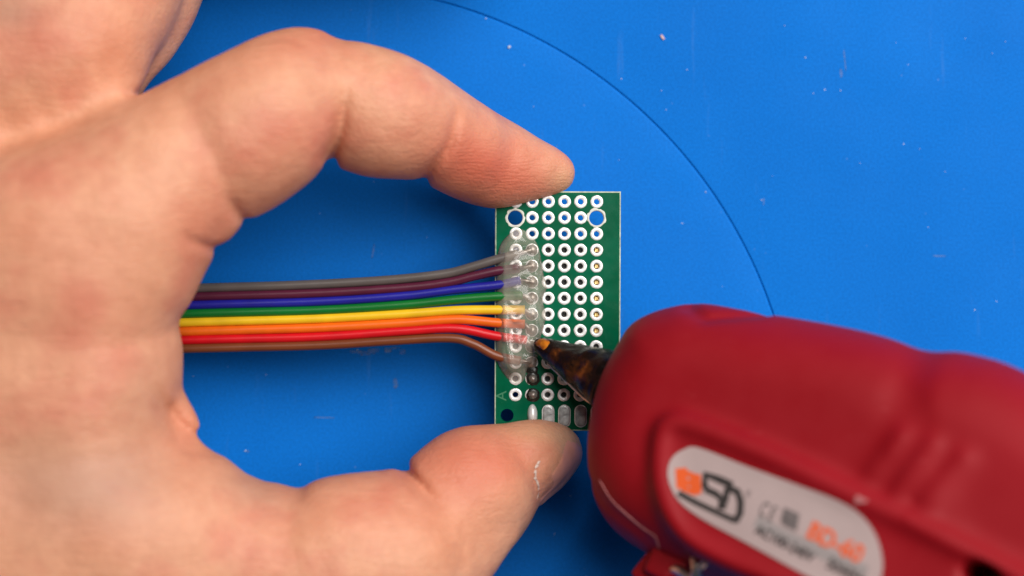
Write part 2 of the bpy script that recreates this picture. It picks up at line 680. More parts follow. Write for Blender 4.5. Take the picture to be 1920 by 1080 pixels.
def build_board():
    hp = 30.2 / 2
    holes = {}
    for ci, cx in enumerate(COLS):
        for ri, cy in enumerate(ROWS):
            holes[(ci, ri)] = (cx, cy, 5.6)
    holes[(0, 1)] = (965.5, 408.5, 14.2)
    holes[(5, 1)] = (1118, 408.5, 14.2)
    rects = []
    xs = [c - hp for c in COLS] + [COLS[-1] + hp]
    ys = [r - hp for r in ROWS] + [ROWS[-1] + hp]
    ys[0] = YT + 2
    for (ci, ri), h in holes.items():
        rects.append((xs[ci], ys[ri], xs[ci + 1], ys[ri + 1], h))
    x0, x1, y0, y1 = XL + 1.6, XR - 1.6, YT + 2, YB - 1.6
    rects.append((x0, y0, xs[0], ys[-1], None))
    rects.append((xs[-1], y0, x1, ys[-1], None))
    rects.append((x0, ys[-1], 976, y1, (951.5, 779, 12.2)))
    rects.append((976, ys[-1], x1, y1, None))
    V, F = [], []

    def addv(px, py, z):
        V.append(B(px, py, z))
        return len(V) - 1
    n = 24
    T = 1.6
    for (a, b, c, d, h) in rects:
        if h is None:
            for z, fl in ((0, 0), (-T, 1)):
                q = [addv(a, d, z), addv(c, d, z), addv(c, b, z), addv(a, b, z)]
                F.append(tuple(q[::-1] if fl else q))
            continue
        hx, hy, r = h
        angs = [2 * math.pi * i / n for i in range(n)]
        for z, fl in ((0, 0), (-T, 1)):
            inn, outr = [], []
            for t in angs:
                ux, uy = math.cos(t), -math.sin(t)
                inn.append(addv(hx + r * ux, hy + r * uy, z))
                q = min(((c - hx) / ux if ux > 1e-9 else (a - hx) / ux if ux < -1e-9 else 1e9),
                        ((d - hy) / uy if uy > 1e-9 else (b - hy) / uy if uy < -1e-9 else 1e9))
                outr.append(addv(hx + q * ux, hy + q * uy, z))
            corners = {}
            for (kx, ky) in ((a, b), (c, b), (c, d), (a, d)):
                corners[math.atan2(-(ky - hy), kx - hx) % (2 * math.pi)] = (kx, ky)
            for i in range(n):
                j = (i + 1) % n
                t0, t1 = angs[i], angs[i] + 2 * math.pi / n
                mid = [addv(kx, ky, z) for t, (kx, ky) in corners.items() if t0 + 1e-6 < t < t1 - 1e-6]
                q = [inn[i], outr[i]] + mid + [outr[j], inn[j]]
                F.append(tuple(q[::-1] if fl else q))
            if fl == 0:
                top = inn
            else:
                for i in range(n):
                    j = (i + 1) % n
                    F.append((top[i], top[j], inn[j], inn[i]))
    obj('substrate', V, F, M_MASK, BOARD, smooth=False)
    # cut fibreglass edge: a thin chamfered rim around the plate
    ring = []
    m = []
    rs = np.random.RandomState(3)
    for (p, q, k) in (((XL, YT), (XR, YT), 50), ((XR, YT), (XR, YB), 90), ((XR, YB), (XL, YB), 50), ((XL, YB), (XL, YT), 90)):
        for i in range(k):
            t = i / k
            m.append((p[0] + (q[0] - p[0]) * t, p[1] + (q[1] - p[1]) * t))
    V, F = [], []
    cxm, cym = (XL + XR) / 2, (YT + YB) / 2

    def inset(p, e):
        x = min(max(p[0], XL + e), XR - e)
        y = min(max(p[1], YT + e), YB - e)
        return x, y
    prof = [(2.6, -.004), (2.0, .012), (.5, -.03), (0.0, -.18), (0.0, -1.45), (.6, -1.6), (2.6, -1.604)]
    for e, z in prof:
        for p in m:
            x, y = inset(p, e + (rs.rand() * .5 if e in (2.0, .5) else 0))
            V.append(B(x, y, z))
    L = len(m)
    for k in range(len(prof) - 1):
        for i in range(L):
            j = (i + 1) % L
            F.append((k * L + i, k * L + j, (k + 1) * L + j, (k + 1) * L + i)[::-1])
    obj('cut_edge', V, F, M_FR4, BOARD)
    # ring pads
    def ring_mesh(name, ro, ri, mat, wob=0, seed=0, h=.07):
        rs = np.random.RandomState(seed)
        n = 28
        V, F = [], []
        w = [1 + wob * (rs.rand() - .5) for _ in range(n)]
        prof = [(ro, 0), (ro - .05, h * .8), (ro * .6 + ri * .4, h), (ri + .10, h), (ri, h * .4), (ri, -1.58)]
        for k, (r, z) in enumerate(prof):
            for i in range(n):
                t = 2 * math.pi * i / n
                q = r * (w[i] if k < 3 else 1)
                V.append((q * math.cos(t), q * math.sin(t), z))
        for k in range(len(prof) - 1):
            for i in range(n):
                j = (i + 1) % n
                F.append((k * n + i, k * n + j, (k + 1) * n + j, (k + 1) * n + i))
        return mesh(name, V, F, mat)
    variants = [ring_mesh('ring_pad', 12.1 * K, 5.5 * K, M_TIN, .05, s) for s in range(4)]
    for ci, cx in enumerate(COLS):
        for ri, cy in enumerate(ROWS):
            if (ci, ri) in ((0, 1), (5, 1)):
                continue
            o = obj_me('ring_pad', variants[(ci * 5 + ri * 3) % 4], BOARD, loc=B(cx, cy, .002))
            o.rotation_euler.z = (ci * 1.7 + ri * 2.3) % 6.28
    for s, (cx, cy) in enumerate(((965.5, 408.5), (1118, 408.5))):
        obj_me('mounting_hole_rim', ring_mesh('mounting_hole_rim', 18.3 * K, 14.0 * K, M_RAGGED, .16, 10 + s, .05), BOARD, loc=B(cx, cy, .003))
    # long edge pads
    def slot(name, mat):
        n = 12
        r = 11.8 * K
        l = 9.5 * K
        V, F = [(0, 0, .10)], []
        for k, (f, z) in enumerate(((.55, .10), (.86, .09), (1.0, .0))):
            for i in range(2 * n):
                t = math.pi * 2 * (i + .5) / (2 * n)
                V.append((r * f * math.cos(t), r * f * math.sin(t) + (l if math.sin(t) > 0 else -l), z))
        m = 2 * n
        for i in range(m):
            F.append((0, 1 + i, 1 + (i + 1) % m))
        for k in range(2):
            for i in range(m):
                j = (i + 1) % m
                F.append((1 + k * m + i, 1 + (k + 1) * m + i, 1 + (k + 1) * m + j, 1 + k * m + j))
        me = mesh(name, V, F, mat)
        me.materials.append(M_TIN)
        for p in me.polygons:
            if p.index >= m * 2:
                p.material_index = 1
        return me
    sm = slot('edge_pad', M_SLOT)
    for x in (1028.5, 1059, 1089.5, 1120):
        obj_me('edge_pad', sm, BOARD, loc=B(x, 780, .003))
    # tinned edge pad with a thick solder bump, next to the thumb
    n = 20
    V, F = [], []
    for k, (f, z) in enumerate(((1.0, 0), (.9, .35), (.62, .75), (.25, .92))):
        for i in range(n):
            t = 2 * math.pi * i / n
            V.append((9.5 * K * f * math.cos(t), (20 * K) * f * math.sin(t), z))
    for k in range(3):
        for i in range(n):
            j = (i + 1) % n
            F.append((k * n + i, k * n + j, (k + 1) * n + j, (k + 1) * n + i))
    F.append(tuple(3 * n + i for i in range(n)))
    obj('solder_bump', V, F, M_TIN, BOARD, loc=B(999, 778, .01), label='bright solder bump on the edge pad by the thumb')
    # header under the right-hand column: black socket and six gold pins
    def box(x0, y0, x1, y1, z0, z1):
        a = [B(x0, y1, z0), B(x1, y1, z0), B(x1, y0, z0), B(x0, y0, z0), B(x0, y1, z1), B(x1, y1, z1), B(x1, y0, z1), B(x0, y0, z1)]
        return a, [(0, 3, 2, 1), (4, 5, 6, 7), (0, 1, 5, 4), (1, 2, 6, 5), (2, 3, 7, 6), (3, 0, 4, 7)]
    V, F = box(985, 456, 1135, 756, -8.0, -1.62)
    obj('module_underside', V, F, M_BLACK, BOARD, smooth=False)
    V, F = [], []
    a = .30
    for z, q in ((-5, a), (-.42, a), (-.22, a * .55)):
        V += [(-q, -q, z), (q, -q, z), (q, q, z), (-q, q, z)]
    for k in range(2):
        for i in range(4):
            j = (i + 1) % 4
            F.append((k * 4 + i, k * 4 + j, k * 4 + 4 + j, k * 4 + 4 + i))
    F.append((8, 9, 10, 11))
    pin = mesh('header_pin', V, F, M_GOLD, False)
    for ri in range(3, 9):
        obj_me('header_pin', pin, BOARD, loc=B(COLS[5] + .6, ROWS[ri], .1))
    # solder joints in the second column
    def blob(seed, r, h, mat, name):
        rs = np.random.RandomState(seed)
        n = 18
        V, F = [], []
        w = 1 + .16 * (rs.rand(n) - .5)
        prof = ((1.0, 0), (.92, h * .28), (.72, h * .6), (.45, h * .86), (.2, h))
        for f, z in prof:
            for i in range(n):
                t = 2 * math.pi * i / n
                V.append((r * f * w[i] * math.cos(t), r * f * w[i] * math.sin(t), z + .06 * (rs.rand() - .5) * (z > 0)))
        for k in range(len(prof) - 1):
            for i in range(n):
                j = (i + 1) % n
                F.append((k * n + i, k * n + j, (k + 1) * n + j, (k + 1) * n + i))
        F.append(tuple((len(prof) - 1) * n + i for i in range(n)))
        return mesh(name, V, F, mat)
    for ri in range(3, 13):
        y = ROWS[ri]
        if ri >= 11:
            obj_me('flux_ring', blob(60 + ri, 13.2 * K, .30, M_FLUX, 'flux_ring'), BOARD, loc=B(COLS[1] + 2.5, y + (.5 if ri == 12 else 0), .06), label='black burnt flux around a bare solder joint')
        obj_me('solder_joint', blob(30 + ri, (8.6 if ri >= 11 else 10.5) * K, .75, M_SOLDER, 'solder_joint'), BOARD, loc=B(COLS[1] + (2.5 if ri >= 11 else 0), y, .12))
    # second flux spot below the bead
    obj_me('flux_ring', blob(80, 11 * K, .22, M_FLUX, 'flux_ring'), BOARD, loc=B(COLS[1] + 1, ROWS[10] + 14, .05))


build_board()


def text_mesh(s, size, mat, name, place, bold=0.0):
    """flat lettering: font outline -> mesh, each vertex put in place by place(x, y)"""
    cu = bpy.data.curves.new('t', 'FONT')
    cu.body = s
    cu.size = size
    cu.offset = bold
    cu.resolution_u = 4
    to = bpy.data.objects.new('t', cu)
    col.objects.link(to)
    dg = bpy.context.evaluated_depsgraph_get()
    me0 = bpy.data.meshes.new_from_object(to.evaluated_get(dg))
    V = [place(v.co.x, v.co.y) for v in me0.vertices]
    F = [tuple(p.vertices) for p in me0.polygons]
    bpy.data.objects.remove(to)
    bpy.data.meshes.remove(me0)
    return mesh(name, V, F, mat, False)


c0 = B(950, 752, .012)
obj_me('letter_mark', text_mesh('A', 2.4, M_MARK, 'letter_mark', lambda x, y: (c0[0] - y, c0[1] + x, c0[2])), BOARD, label='faint letter A printed on the board corner')

# ------------------------------------------------------------------ ribbon cable
WIRES = [
    ('grey', (.105, .088, .080), [(373, 540), (520, 536), (653, 530), (753, 523), (837, 513), (887, 500), (930, 487), (972, 476)], 3),
    ('plum purple', (.085, .010, .030), [(367, 556), (587, 550), (753, 540), (837, 530), (887, 518), (933, 508), (974, 503)], 4),
    ('dark blue', (.012, .012, .26), [(360, 572), (587, 566), (753, 555), (853, 543), (930, 535), (976, 526)], 5),
    ('green', (.002, .14, .018), [(353, 588), (587, 582), (753, 572), (853, 562), (930, 556), (980, 554)], 6),
    ('yellow', (.80, .48, .012), [(337, 605), (587, 598), (753, 589), (853, 582), (930, 581), (984, 581)], 7),
    ('orange', (.80, .13, .005), [(337, 622), (587, 615), (753, 606), (853, 599), (930, 605), (984, 608)], 8),
    ('red', (.60, .004, .010), [(340, 638), (587, 632), (753, 621), (853, 616), (930, 630), (988, 638)], 9),
    ('brown', (.17, .042, .013), [(343, 654), (587, 648), (720, 640), (840, 634), (887, 645), (930, 667), (976, 677)], 10),
]
CABLE = empty('ribbon_cable', P(640, 590, ZB), label='rainbow ribbon cable of eight coloured wires running from under the hand to the board', cat='ribbon cable')
for name, colr, pts, row in WIRES:
    m = simple('wire_' + name.replace(' ', '_'), colr, .34, var=.10, vscale=.25, bmp=.15, bscale=.6)
    p0 = pts[0]
    full = [(-900, p0[1] + (p0[1] - 597) * .02 + 30), (-420, p0[1] + 24), (0, p0[1] + 12)] + pts
    path = []
    for (x, y) in full:
        z = ZB + .78 if x > 925 else ZB + .78 - min(1.0, max(0, (925 - x) / 300)) * .8
        if x < 300:
            z += (300 - x) * .004
        path.append(P(x, y, z))
    path = spline(path, 10)
    w = obj('wire', *tube(path, .73, 16), m, CABLE, label=name + ' wire of the ribbon cable')
    e = path[-1]
    t = B(COLS[1], ROWS[row], .5)
    mid = (e + t) / 2 + np.array([0, 0, .25])
    obj('conductor', *tube(spline([e, mid, t], 5), .34, 10), M_SOLDER, w)

# ------------------------------------------------------------------ hot glue bead
def build_glue():
    h = .16
    lo = P(905, 715, 0) * np.array([ZB and 1, 1, 0])
    lo = np.array([B(915, 725)[0], B(915, 725)[1], ZB - .25])
    hi = np.array([B(1045, 410)[0], B(1045, 410)[1], ZB + 3.6])
    n = np.ceil((hi - lo) / h).astype(int)
    x = lo[0] + np.arange(n[0]) * h
    y = lo[1] + np.arange(n[1]) * h
    z = lo[2] + np.arange(n[2]) * h
    X, Y = np.meshgrid(x, y, indexing='ij')
    px = X / K + 960
    py = 540 - Y / K
    out = closed_spline([(930, 500), (936, 462), (952, 440), (975, 428), (997, 442), (1010, 462), (1016, 490), (1020, 515), (1026, 540), (1018, 560), (1024, 590), (1020, 615), (1012, 640), (1010, 662), (1006, 680), (990, 690), (984, 712), (968, 724), (952, 712), (932, 680), (929, 640), (930, 600), (929, 550)], 4)
    d2 = poly_sdf(px, py, out) * K
    rs = np.random.RandomState(5)
    H = 1.75 +   .42 * vnoise(X.shape, (5, 12), rs) + .05 * vnoise(X.shape, (11, 28), rs)
    # thin film at the top end, ridges where the tip was dragged
    H *= np.clip(.22 + (py - 425) / 70, .22, 1)
    H *= np.clip(.18 + (712 - py) / 32, .18, 1)
    rid = np.zeros_like(H)
    for pts, a, w in (([(962, 468), (985, 462), (1008, 470)], .5, 5), ([(968, 500), (990, 492), (1014, 500)], .55, 5), ([(985, 520), (1000, 527), (1018, 515)], .55, 5),
                      ([(1000, 548), (1012, 560), (1018, 585)], .6, 5), ([(958, 568), (966, 572), (972, 566)], .3, 3), ([(962, 596), (967, 601), (974, 594)], .35, 3),
                      ([(948, 600), (950, 640), (958, 680)], .35, 4), ([(968, 620), (975, 645), (985, 630)], .35, 4), ([(985, 672), (1000, 682), (1012, 674)], .5, 4), ([(1003, 590), (1006, 612), (1003, 640)], .45, 4)):
        rid += a * np.exp(-(seg_dist(px, py, spline(pts, 6)) / w) ** 2)
    H += rid
    q = ((np.clip(-d2, 0, None) / 1.3) ** .7).clip(0, 1)
    top = H * q
    F = np.empty(tuple(n), np.float32)
    for k in range(n[2]):
        F[:, :, k] = np.maximum(np.maximum(d2, (z[k] - ZB) - top), ZB - .12 - z[k])
    V, Q = surface_nets(F, lo, h)
    V = relax(V, Q, 6)
    obj('glue_bead', V, Q, M_GLUE, label='cloudy translucent bead of hot glue covering the wire ends on the board', cat='glue')


build_glue()

# ------------------------------------------------------------------ hand
def idw(x, y, anchors, soft=400.0):
    A = np.asarray(anchors, float)
    d = (x[:, None] - A[:, 0]) ** 2 + (y[:, None] - A[:, 1]) ** 2 + soft
    w = d ** -1.5
    return (w * A[:, 2]).sum(1) / w.sum(1)


def balls(poly, anchors, cap, step=7, bumps=(), soft=400.0):
    """inscribed balls along the medial axis of an outline: the outline becomes a rounded limb"""
    p = closed_spline(poly, 4)
    x0, y0 = p.min(0) - step
    x1, y1 = p.max(0) + step
    gx = np.arange(x0, x1, step)
    gy = np.arange(y0, y1, step)
    X, Y = np.meshgrid(gx, gy, indexing='ij')
    d = -poly_sdf(X, Y, p)
    g = np.hypot(*np.gradient(d, step))
    keep = (d > step) & (g < .93) & (d < cap)
    big = (d >= cap)
    ii = np.indices(d.shape)
    big &= ((ii[0] % 3 == 0) & (ii[1] % 3 == 0)) | (np.abs(d - cap) < step)
    keep |= big
    x, y, r = X[keep], Y[keep], np.minimum(d[keep], cap)
    z = idw(x, y, anchors, soft) + (ZB - 14)
    for (bx, by, s, a) in bumps:
        z = z + a * np.exp(-((x - bx) ** 2 + (y - by) ** 2) / s ** 2)
    f = (ZC - z) / D
    return np.c_[(x - 960) * K * f, (540 - y) * K * f, z, r * K * f]


def build_hand():
    h = .5
    lo = np.array([-134., -80., ZB - 13.])
    hi = np.array([16., 90., ZB + 48.])
    n = np.ceil((hi - lo) / h).astype(int)
    ax = [lo[i] + np.arange(n[i]) * h for i in range(3)]

    def field(B_, flat=1.0):
        F = np.full(tuple(n), 30, np.float32)
        for (bx, by, bz, r) in B_:
            m = r + 7
            s = []
            for i, c in enumerate((bx, by, bz)):
                a = max(0, int((c - m - lo[i]) / h))
                b = min(n[i], int((c + m - lo[i]) / h) + 1)
                s.append(slice(a, b))
            if any(q.start >= q.stop for q in s):
                continue
            dx = (ax[0][s[0]] - bx)[:, None, None]
            dy = (ax[1][s[1]] - by)[None, :, None]
            dz = (ax[2][s[2]] - bz)[None, None, :]
            v = np.sqrt(dx * dx + dy * dy + dz * dz) - r
            sub = F[s[0], s[1], s[2]]
            np.minimum(sub, v, out=sub)
        return F

    def core(pts):
        q = spline(pts, 10)
        q[:, 2] += ZB - 14
        f = (ZC - q[:, 2]) / D
        return np.c_[(q[:, 0] - 960) * K * f, (540 - q[:, 1]) * K * f, q[:, 2], q[:, 3] * K * f]

    distal = [(868, 183), (930, 214), (1000, 252), (1055, 284), (1077, 312), (1076, 338), (1058, 357), (1015, 370), (965, 383), (922, 389), (880, 381), (830, 358), (788, 332), (775, 290), (800, 235), (830, 200)]
    middle = [(640, 84), (700, 88), (765, 110), (830, 150), (880, 190), (882, 235), (862, 285), (830, 315), (795, 330), (760, 335), (705, 333), (655, 320), (612, 292), (600, 200), (612, 115)]
    proximal = [(262, 195), (340, 145), (420, 102), (490, 68), (550, 52), (602, 57), (636, 80), (655, 130), (652, 200), (637, 260), (612, 302), (580, 340), (540, 372), (500, 398), (470, 410), (445, 408), (400, 430), (330, 460), (240, 470), (180, 400), (190, 260)]
    palm = [(-650, 420), (-300, 330), (0, 285), (130, 250), (250, 215), (340, 260), (420, 330), (441, 405), (428, 440), (405, 465), (388, 500), (368, 545), (350, 580), (334, 604), (340, 650), (343, 700), (344, 745), (325, 800), (330, 870), (400, 900), (430, 1000), (300, 1150), (0, 1300), (-300, 1400), (-650, 1450), (-780, 950)]
    fold = [(290, 720), (343, 742), (368, 775), (381, 812), (385, 848), (360, 862), (320, 840), (285, 780)]
    thenar = [(-300, 900), (100, 850), (330, 852), (385, 852), (430, 882), (480, 896), (530, 906), (560, 916), (605, 903), (650, 891), (700, 884), (752, 882), (800, 905), (880, 955), (965, 990), (948, 1040), (920, 1085), (870, 1150), (780, 1205), (600, 1250), (300, 1310), (0, 1360), (-300, 1420)]
    thumb = [(752, 886), (785, 850), (828, 816), (865, 801), (905, 797), (945, 795), (985, 789), (1022, 788), (1060, 799), (1085, 822), (1091, 846), (1076, 875), (1050, 902), (1018, 930), (1004, 955), (985, 990), (955, 1030), (900, 1060), (830, 1040), (765, 960)]
    long_f = [(-250, -250), (330, -260), (350, -100), (342, 0), (322, 50), (288, 105), (258, 160), (244, 188), (212, 206), (150, 240), (90, 262), (0, 300), (-200, 350)]
    ring_f = [(225, 175), (255, 190), (275, 165), (312, 112), (350, 58), (374, 5), (392, -80), (400, -260), (250, -260), (220, -80), (215, 60)]
    B_d = balls(distal, [(1040, 328, 13.6), (940, 308, 14.3), (830, 270, 19.5)], 130)
    B_m = balls(middle, [(860, 250, 21), (640, 190, 27)], 150)
    B_p = balls(proximal, [(620, 170, 28), (460, 250, 33), (250, 330, 36)], 150)
    B_h = balls(palm, [(380, 420, 35), (100, 450, 38), (240, 640, 34), (100, 750, 37), (-300, 700, 38), (300, 820, 32), (-100, 1000, 36), (-600, 900, 36)], 185, 9,
                [(300, 680, 60, -1.5), (130, 520, 90, 1.0), (60, 860, 90, -1.6), (200, 960, 90, 1.0)], 20000.0)
    B_f = balls(fold, [(340, 800, 33)], 60)
    B_t = balls(thenar, [(860, 1000, 26), (560, 1050, 31), (200, 1080, 35), (-300, 1200, 35)], 165, 9, (), 10000.0)
    B_u = balls(thumb, [(1060, 840, 15.5), (950, 880, 18.5), (800, 950, 25)], 130)
    B_l = balls(long_f, [(300, 0, 25), (100, 150, 31), (-200, 0, 30)], 150, 9)
    B_r = balls(ring_f, [(300, 0, 19), (240, 180, 22)], 95)
    F = field(B_h)
    F = smin(F, field(B_t), 9.0)
    F = smin(F, field(B_p), 5.0)
    F = smin(F, field(B_f), 2.5)
    F = smin(F, field(B_l), 7.5)
    F = smin(F, field(B_r), 1.4)
    # the middle and ring fingers go on, bent like the index, above the picture
    F = smin(F, field(core([(120, 60, 28, 118), (215, -70, 28, 110), (320, -170, 29, 106), (450, -210, 28, 103), (640, -225, 26, 97), (810, -205, 23, 86), (910, -180, 20, 68)])), 3.0)
    F = smin(F, field(core([(250, 60, 20, 70), (290, -60, 18, 82), (390, -160, 15, 92), (540, -205, 13, 90), (740, -215, 12, 80), (880, -195, 11, 66)])), 3.0)
    G = field(B_d)
    G = smin(G, field(B_m), 1.4)
    G = smin(G, field(core([(560, 190, 29, 118), (625, 186, 28, 108), (690, 204, 26, 112), (760, 226, 24, 97), (820, 252, 22, 86), (880, 285, 17, 78), (930, 304, 14.8, 72)])), 2.0)
    F = smin(F, G, 1.6)
    U = smin(field(B_u), field(core([(640, 1040, 31, 146), (730, 1015, 28, 126), (815, 975, 25.5, 112), (880, 922, 22, 110)])), 2.0)
    F = smin(F, U, 1.8)
    # creases and soft unevenness, as a displacement over the plan
    X, Y = np.meshgrid(ax[0], ax[1], indexing='ij')
    dsp = np.zeros(X.shape)

    def crease(pts, z, depth, w):
        q = np.array([P(a, b, z + ZB - 14)[:2] for a, b in spline(pts, 14)])
        out = np.zeros(X.shape)
        for i, (a, b) in enumerate(q):
            t = i / (len(q) - 1)
            k = depth * (1.0 if t < .45 else max(.05, 1 - (t - .45) / .55))
            i0, i1 = int((a - 3 * w - lo[0]) / h), int((a + 3 * w - lo[0]) / h) + 2
            j0, j1 = int((b - 3 * w - lo[1]) / h), int((b + 3 * w - lo[1]) / h) + 2
            i0, j0 = max(i0, 0), max(j0, 0)
            sub = out[i0:i1, j0:j1]
            np.maximum(sub, k * np.exp(-((X[i0:i1, j0:j1] - a) ** 2 + (Y[i0:i1, j0:j1] - b) ** 2) / w ** 2), out=sub)
        return out
    for pts, z, dp, w in (
        ([(618, 300), (640, 250), (650, 200), (652, 150)], 32, 1.2, .8),
        ([(793, 334), (838, 285), (855, 235), (858, 195)], 25, 1.0, .7),
        ([(615, 70), (640, 110), (650, 150)], 30, .25, .8),
        ([(690, 90), (688, 130), (680, 160)], 30, .12, .7),
        ([(443, 402), (434, 385), (428, 368)], 40, .7, .9),
        ([(404, 466), (385, 462), (360, 450), (345, 435)], 42, .8, .7),
        ([(395, 440), (410, 425), (418, 400)], 42, .15, .7),
        ([(386, 850), (355, 830), (325, 805), (305, 775), (290, 735), (262, 700)], 42, 1.0, .9),
        ([(343, 742), (325, 735), (305, 728)], 42, .2, .8),
        ([(250, 660), (275, 720), (282, 800), (265, 850)], 44, .35, 1.8),
        ([(752, 884), (785, 910), (815, 935), (850, 955)], 32, 1.4, .85),
        ([(835, 885), (860, 905), (872, 940)], 30, .18, .7),
        ([(745, 930), (770, 950), (800, 965)], 34, .18, .8),
        ([(558, 914), (562, 930), (575, 950)], 36, .35, 1.0),
        ([(455, 892), (478, 915), (482, 945), (470, 975)], 38, .35, 1.1),
        ([(1016, 858), (1006, 880), (1004, 905), (1008, 935)], 22, .35, .5),
        ([(1030, 800), (1050, 830), (1040, 850)], 22, .06, .5),
        ([(905, 805), (940, 835), (965, 870)], 22, .10, .4),
        ([(880, 240), (905, 262), (915, 300)], 24, .08, .4),
        ([(880, 820), (915, 845), (930, 860)], 25, .14, .6),
        ([(505, 88), (530, 80), (560, 84), (580, 98)], 32, .22, .6),
        ([(520, 105), (548, 100), (570, 112)], 32, .18, .6),
        ([(262, 180), (275, 170), (290, 145)], 30, .3, .8),
        ([(0, 560), (60, 520), (120, 500)], 48, .15, 1.2),
        ([(60, 940), (150, 965), (230, 960)], 46, .2, 1.6),
    ):
        dsp += crease(pts, z, dp, w)
    rs = np.random.RandomState(11)
    dsp += .22 * vnoise(X.shape, (12, 11), rs) + .10 * vnoise(X.shape, (30, 28), rs) + .04 * vnoise(X.shape, (80, 76), rs)
    F += dsp[:, :, None].astype(np.float32)
    V, Q = surface_nets(F, lo, h)
    V = relax(V, Q, 3, .5)
    hand = empty('hand', P(150, 700, ZB + 8), label='bare left hand pinching the green board between index finger and thumb', cat='hand')
    me = mesh('skin', V, Q, M_SKIN)
    # colouring of the skin: flushed finger ends, blanched pressed pulp, brown patches partly painting in shade
    pxy = to_px(V)
    T = np.zeros((len(V), 4), np.float32)
    T[:, 3] = 1

    def spot(ch, x, y, sx, sy, ang, a):
        c, s = math.cos(math.radians(ang)), math.sin(math.radians(ang))
        dx, dy = pxy[:, 0] - x, pxy[:, 1] - y
        u, v = dx * c + dy * s, -dx * s + dy * c
        T[:, ch] += a * np.exp(-(u / sx) ** 2 - (v / sy) ** 2)
    for q in ((0, 930, 325, 140, 65, 15, .95), (0, 870, 270, 70, 70, 0, .25), (0, 850, 850, 130, 70, -20, .65), (0, 940, 880, 90, 50, -30, .45), (0, 540, 280, 110, 80, -30, .30),
              (0, 380, 430, 80, 70, 0, .55), (0, 350, 790, 50, 70, 0, .35), (0, 680, 960, 170, 60, 0, .22), (0, 130, 60, 120, 80, 0, .3), (0, 60, 430, 110, 110, 0, .15), (0, 180, 560, 140, 90, 0, .22), (0, 440, 150, 120, 40, -30, .25), (0, 560, 80, 70, 30, 0, .35),
              (1, 1058, 340, 34, 34, 0, .65), (1, 1010, 808, 80, 26, 12, .65), (1, 1070, 840, 26, 45, 0, .45), (1, 300, 480, 120, 120, 0, .15), (1, 450, 200, 140, 60, -30, .15),
              (2, 270, 760, 60, 150, 10, .30), (2, 110, 920, 170, 90, 10, .50), (2, 480, 920, 70, 40, 20, .45), (2, 230, 890, 120, 60, 0, .25), (2, 20, 20, 60, 40, 0, .5), (2, 260, 130, 30, 60, 20, .3), (2, 980, 1000, 60, 90, 40, .3)):
        spot(*q)
    T[:, :3] = np.clip(T[:, :3], 0, 1)
    a = me.color_attributes.new('tint', 'FLOAT_COLOR', 'POINT')
    a.data.foreach_set('color', T.ravel())
    obj_me('skin', me, hand)
    bvh = BVHTree.FromPolygons([Vector(v) for v in V], Q.tolist())

    def nail(center, nrm, axis, half_l, half_w, name, label):
        nrm = Vector(nrm).normalized()
        axis = Vector(axis)
        axis = (axis - nrm * axis.dot(nrm)).normalized()
        side = nrm.cross(axis)
        a, b = 20, 16
        top, bot = [], []
        for i in range(a + 1):
            s = -1 + 2 * i / a
            wv = half_w * (1 - .28 * max(0, s) ** 3) * (math.sqrt(max(0, 1 - min(1, (abs(s) if s < 0 else s * .75)) ** 4)) * .85 + .15)
            dep, row = [], []
            for j in range(b + 1):
                t = -1 + 2 * j / b
                p = Vector(center) + axis * (half_l * s) + side * (wv * t) + nrm * 12
                hit = bvh.ray_cast(p, -nrm, 26)
                dep.append((p - hit[0]).dot(nrm) if hit[0] else None)
                row.append(p)
            c0 = next((x for x in [dep[b // 2]] + dep if x is not None), 12.0)
            for j in range(b + 1):
                t = -1 + 2 * j / b
                lim = c0 + 2.6 * abs(t) ** 2.2
                dd = lim if dep[j] is None else min(max(dep[j], c0 - .6), lim)
                q = row[j] - nrm * dd
                top.append(q + nrm * (.20 * (1 - abs(t) ** 4) - .02 - .12 * max(0, (abs(s) - .8) * 5)))
                bot.append(q - nrm * .4)
        V2 = [tuple(v) for v in top + bot]
        F2 = []
        m = b + 1
        for i in range(a):
            for j in range(b):
                q = (i * m + j, (i + 1) * m + j, (i + 1) * m + j + 1, i * m + j + 1)
                F2.append(q)
                F2.append(tuple(x + len(top) for x in q[::-1]))
        rim = [j for j in range(m)] + [i * m + b for i in range(1, a + 1)] + [a * m + j for j in range(b - 1, -1, -1)] + [i * m for i in range(a - 1, 0, -1)]
        L = len(top)
        for i in range(len(rim)):
            u, v = rim[i], rim[(i + 1) % len(rim)]
            F2.append((u, v, v + L, u + L))
        o = obj(name, V2, F2, M_NAIL, hand, label=label)
        return o
    nail(P(1042, 886, ZB + 3), (.56, -.58, .52), (.74, .60, -.14), 5.4, 5.0, 'fingernail', 'thumb nail seen edge-on at the tip')
    nail(P(1008, 275, ZB - 2.6), (.38, .68, -.62), (.87, -.45, -.1), 4.4, 3.2, 'fingernail', 'index finger nail on the far side of the tip')
    # dry skin along the nail fold
    rs = np.random.RandomState(4)
    pth = spline([(1012, 864), (1006, 876), (1003, 893), (1008, 905), (1010, 920), (1007, 938)], 6)
    wid = np.interp(np.arange(len(pth)), [0, 4, 8, 15, 20, 30], [1.5, 4, 2.2, 4, 2, .8])
    V3, F3 = [], []
    for i, (x, y) in enumerate(pth):
        for s in (-1, 0, 1):
            w = wid[i] * (.5 + .6 * rs.rand())
            p = P(x + s * w, y + s * w * .2, ZB + 8)
            o3 = Vector((0, 0, ZC * 1.0))
            dr = (Vector(p) - o3).normalized()
            hit = bvh.ray_cast(o3, dr, 400)
            q = hit[0] if hit[0] else Vector(p)
            V3.append(tuple(q - dr * (.10 + .28 * rs.rand() * (s == 0))))
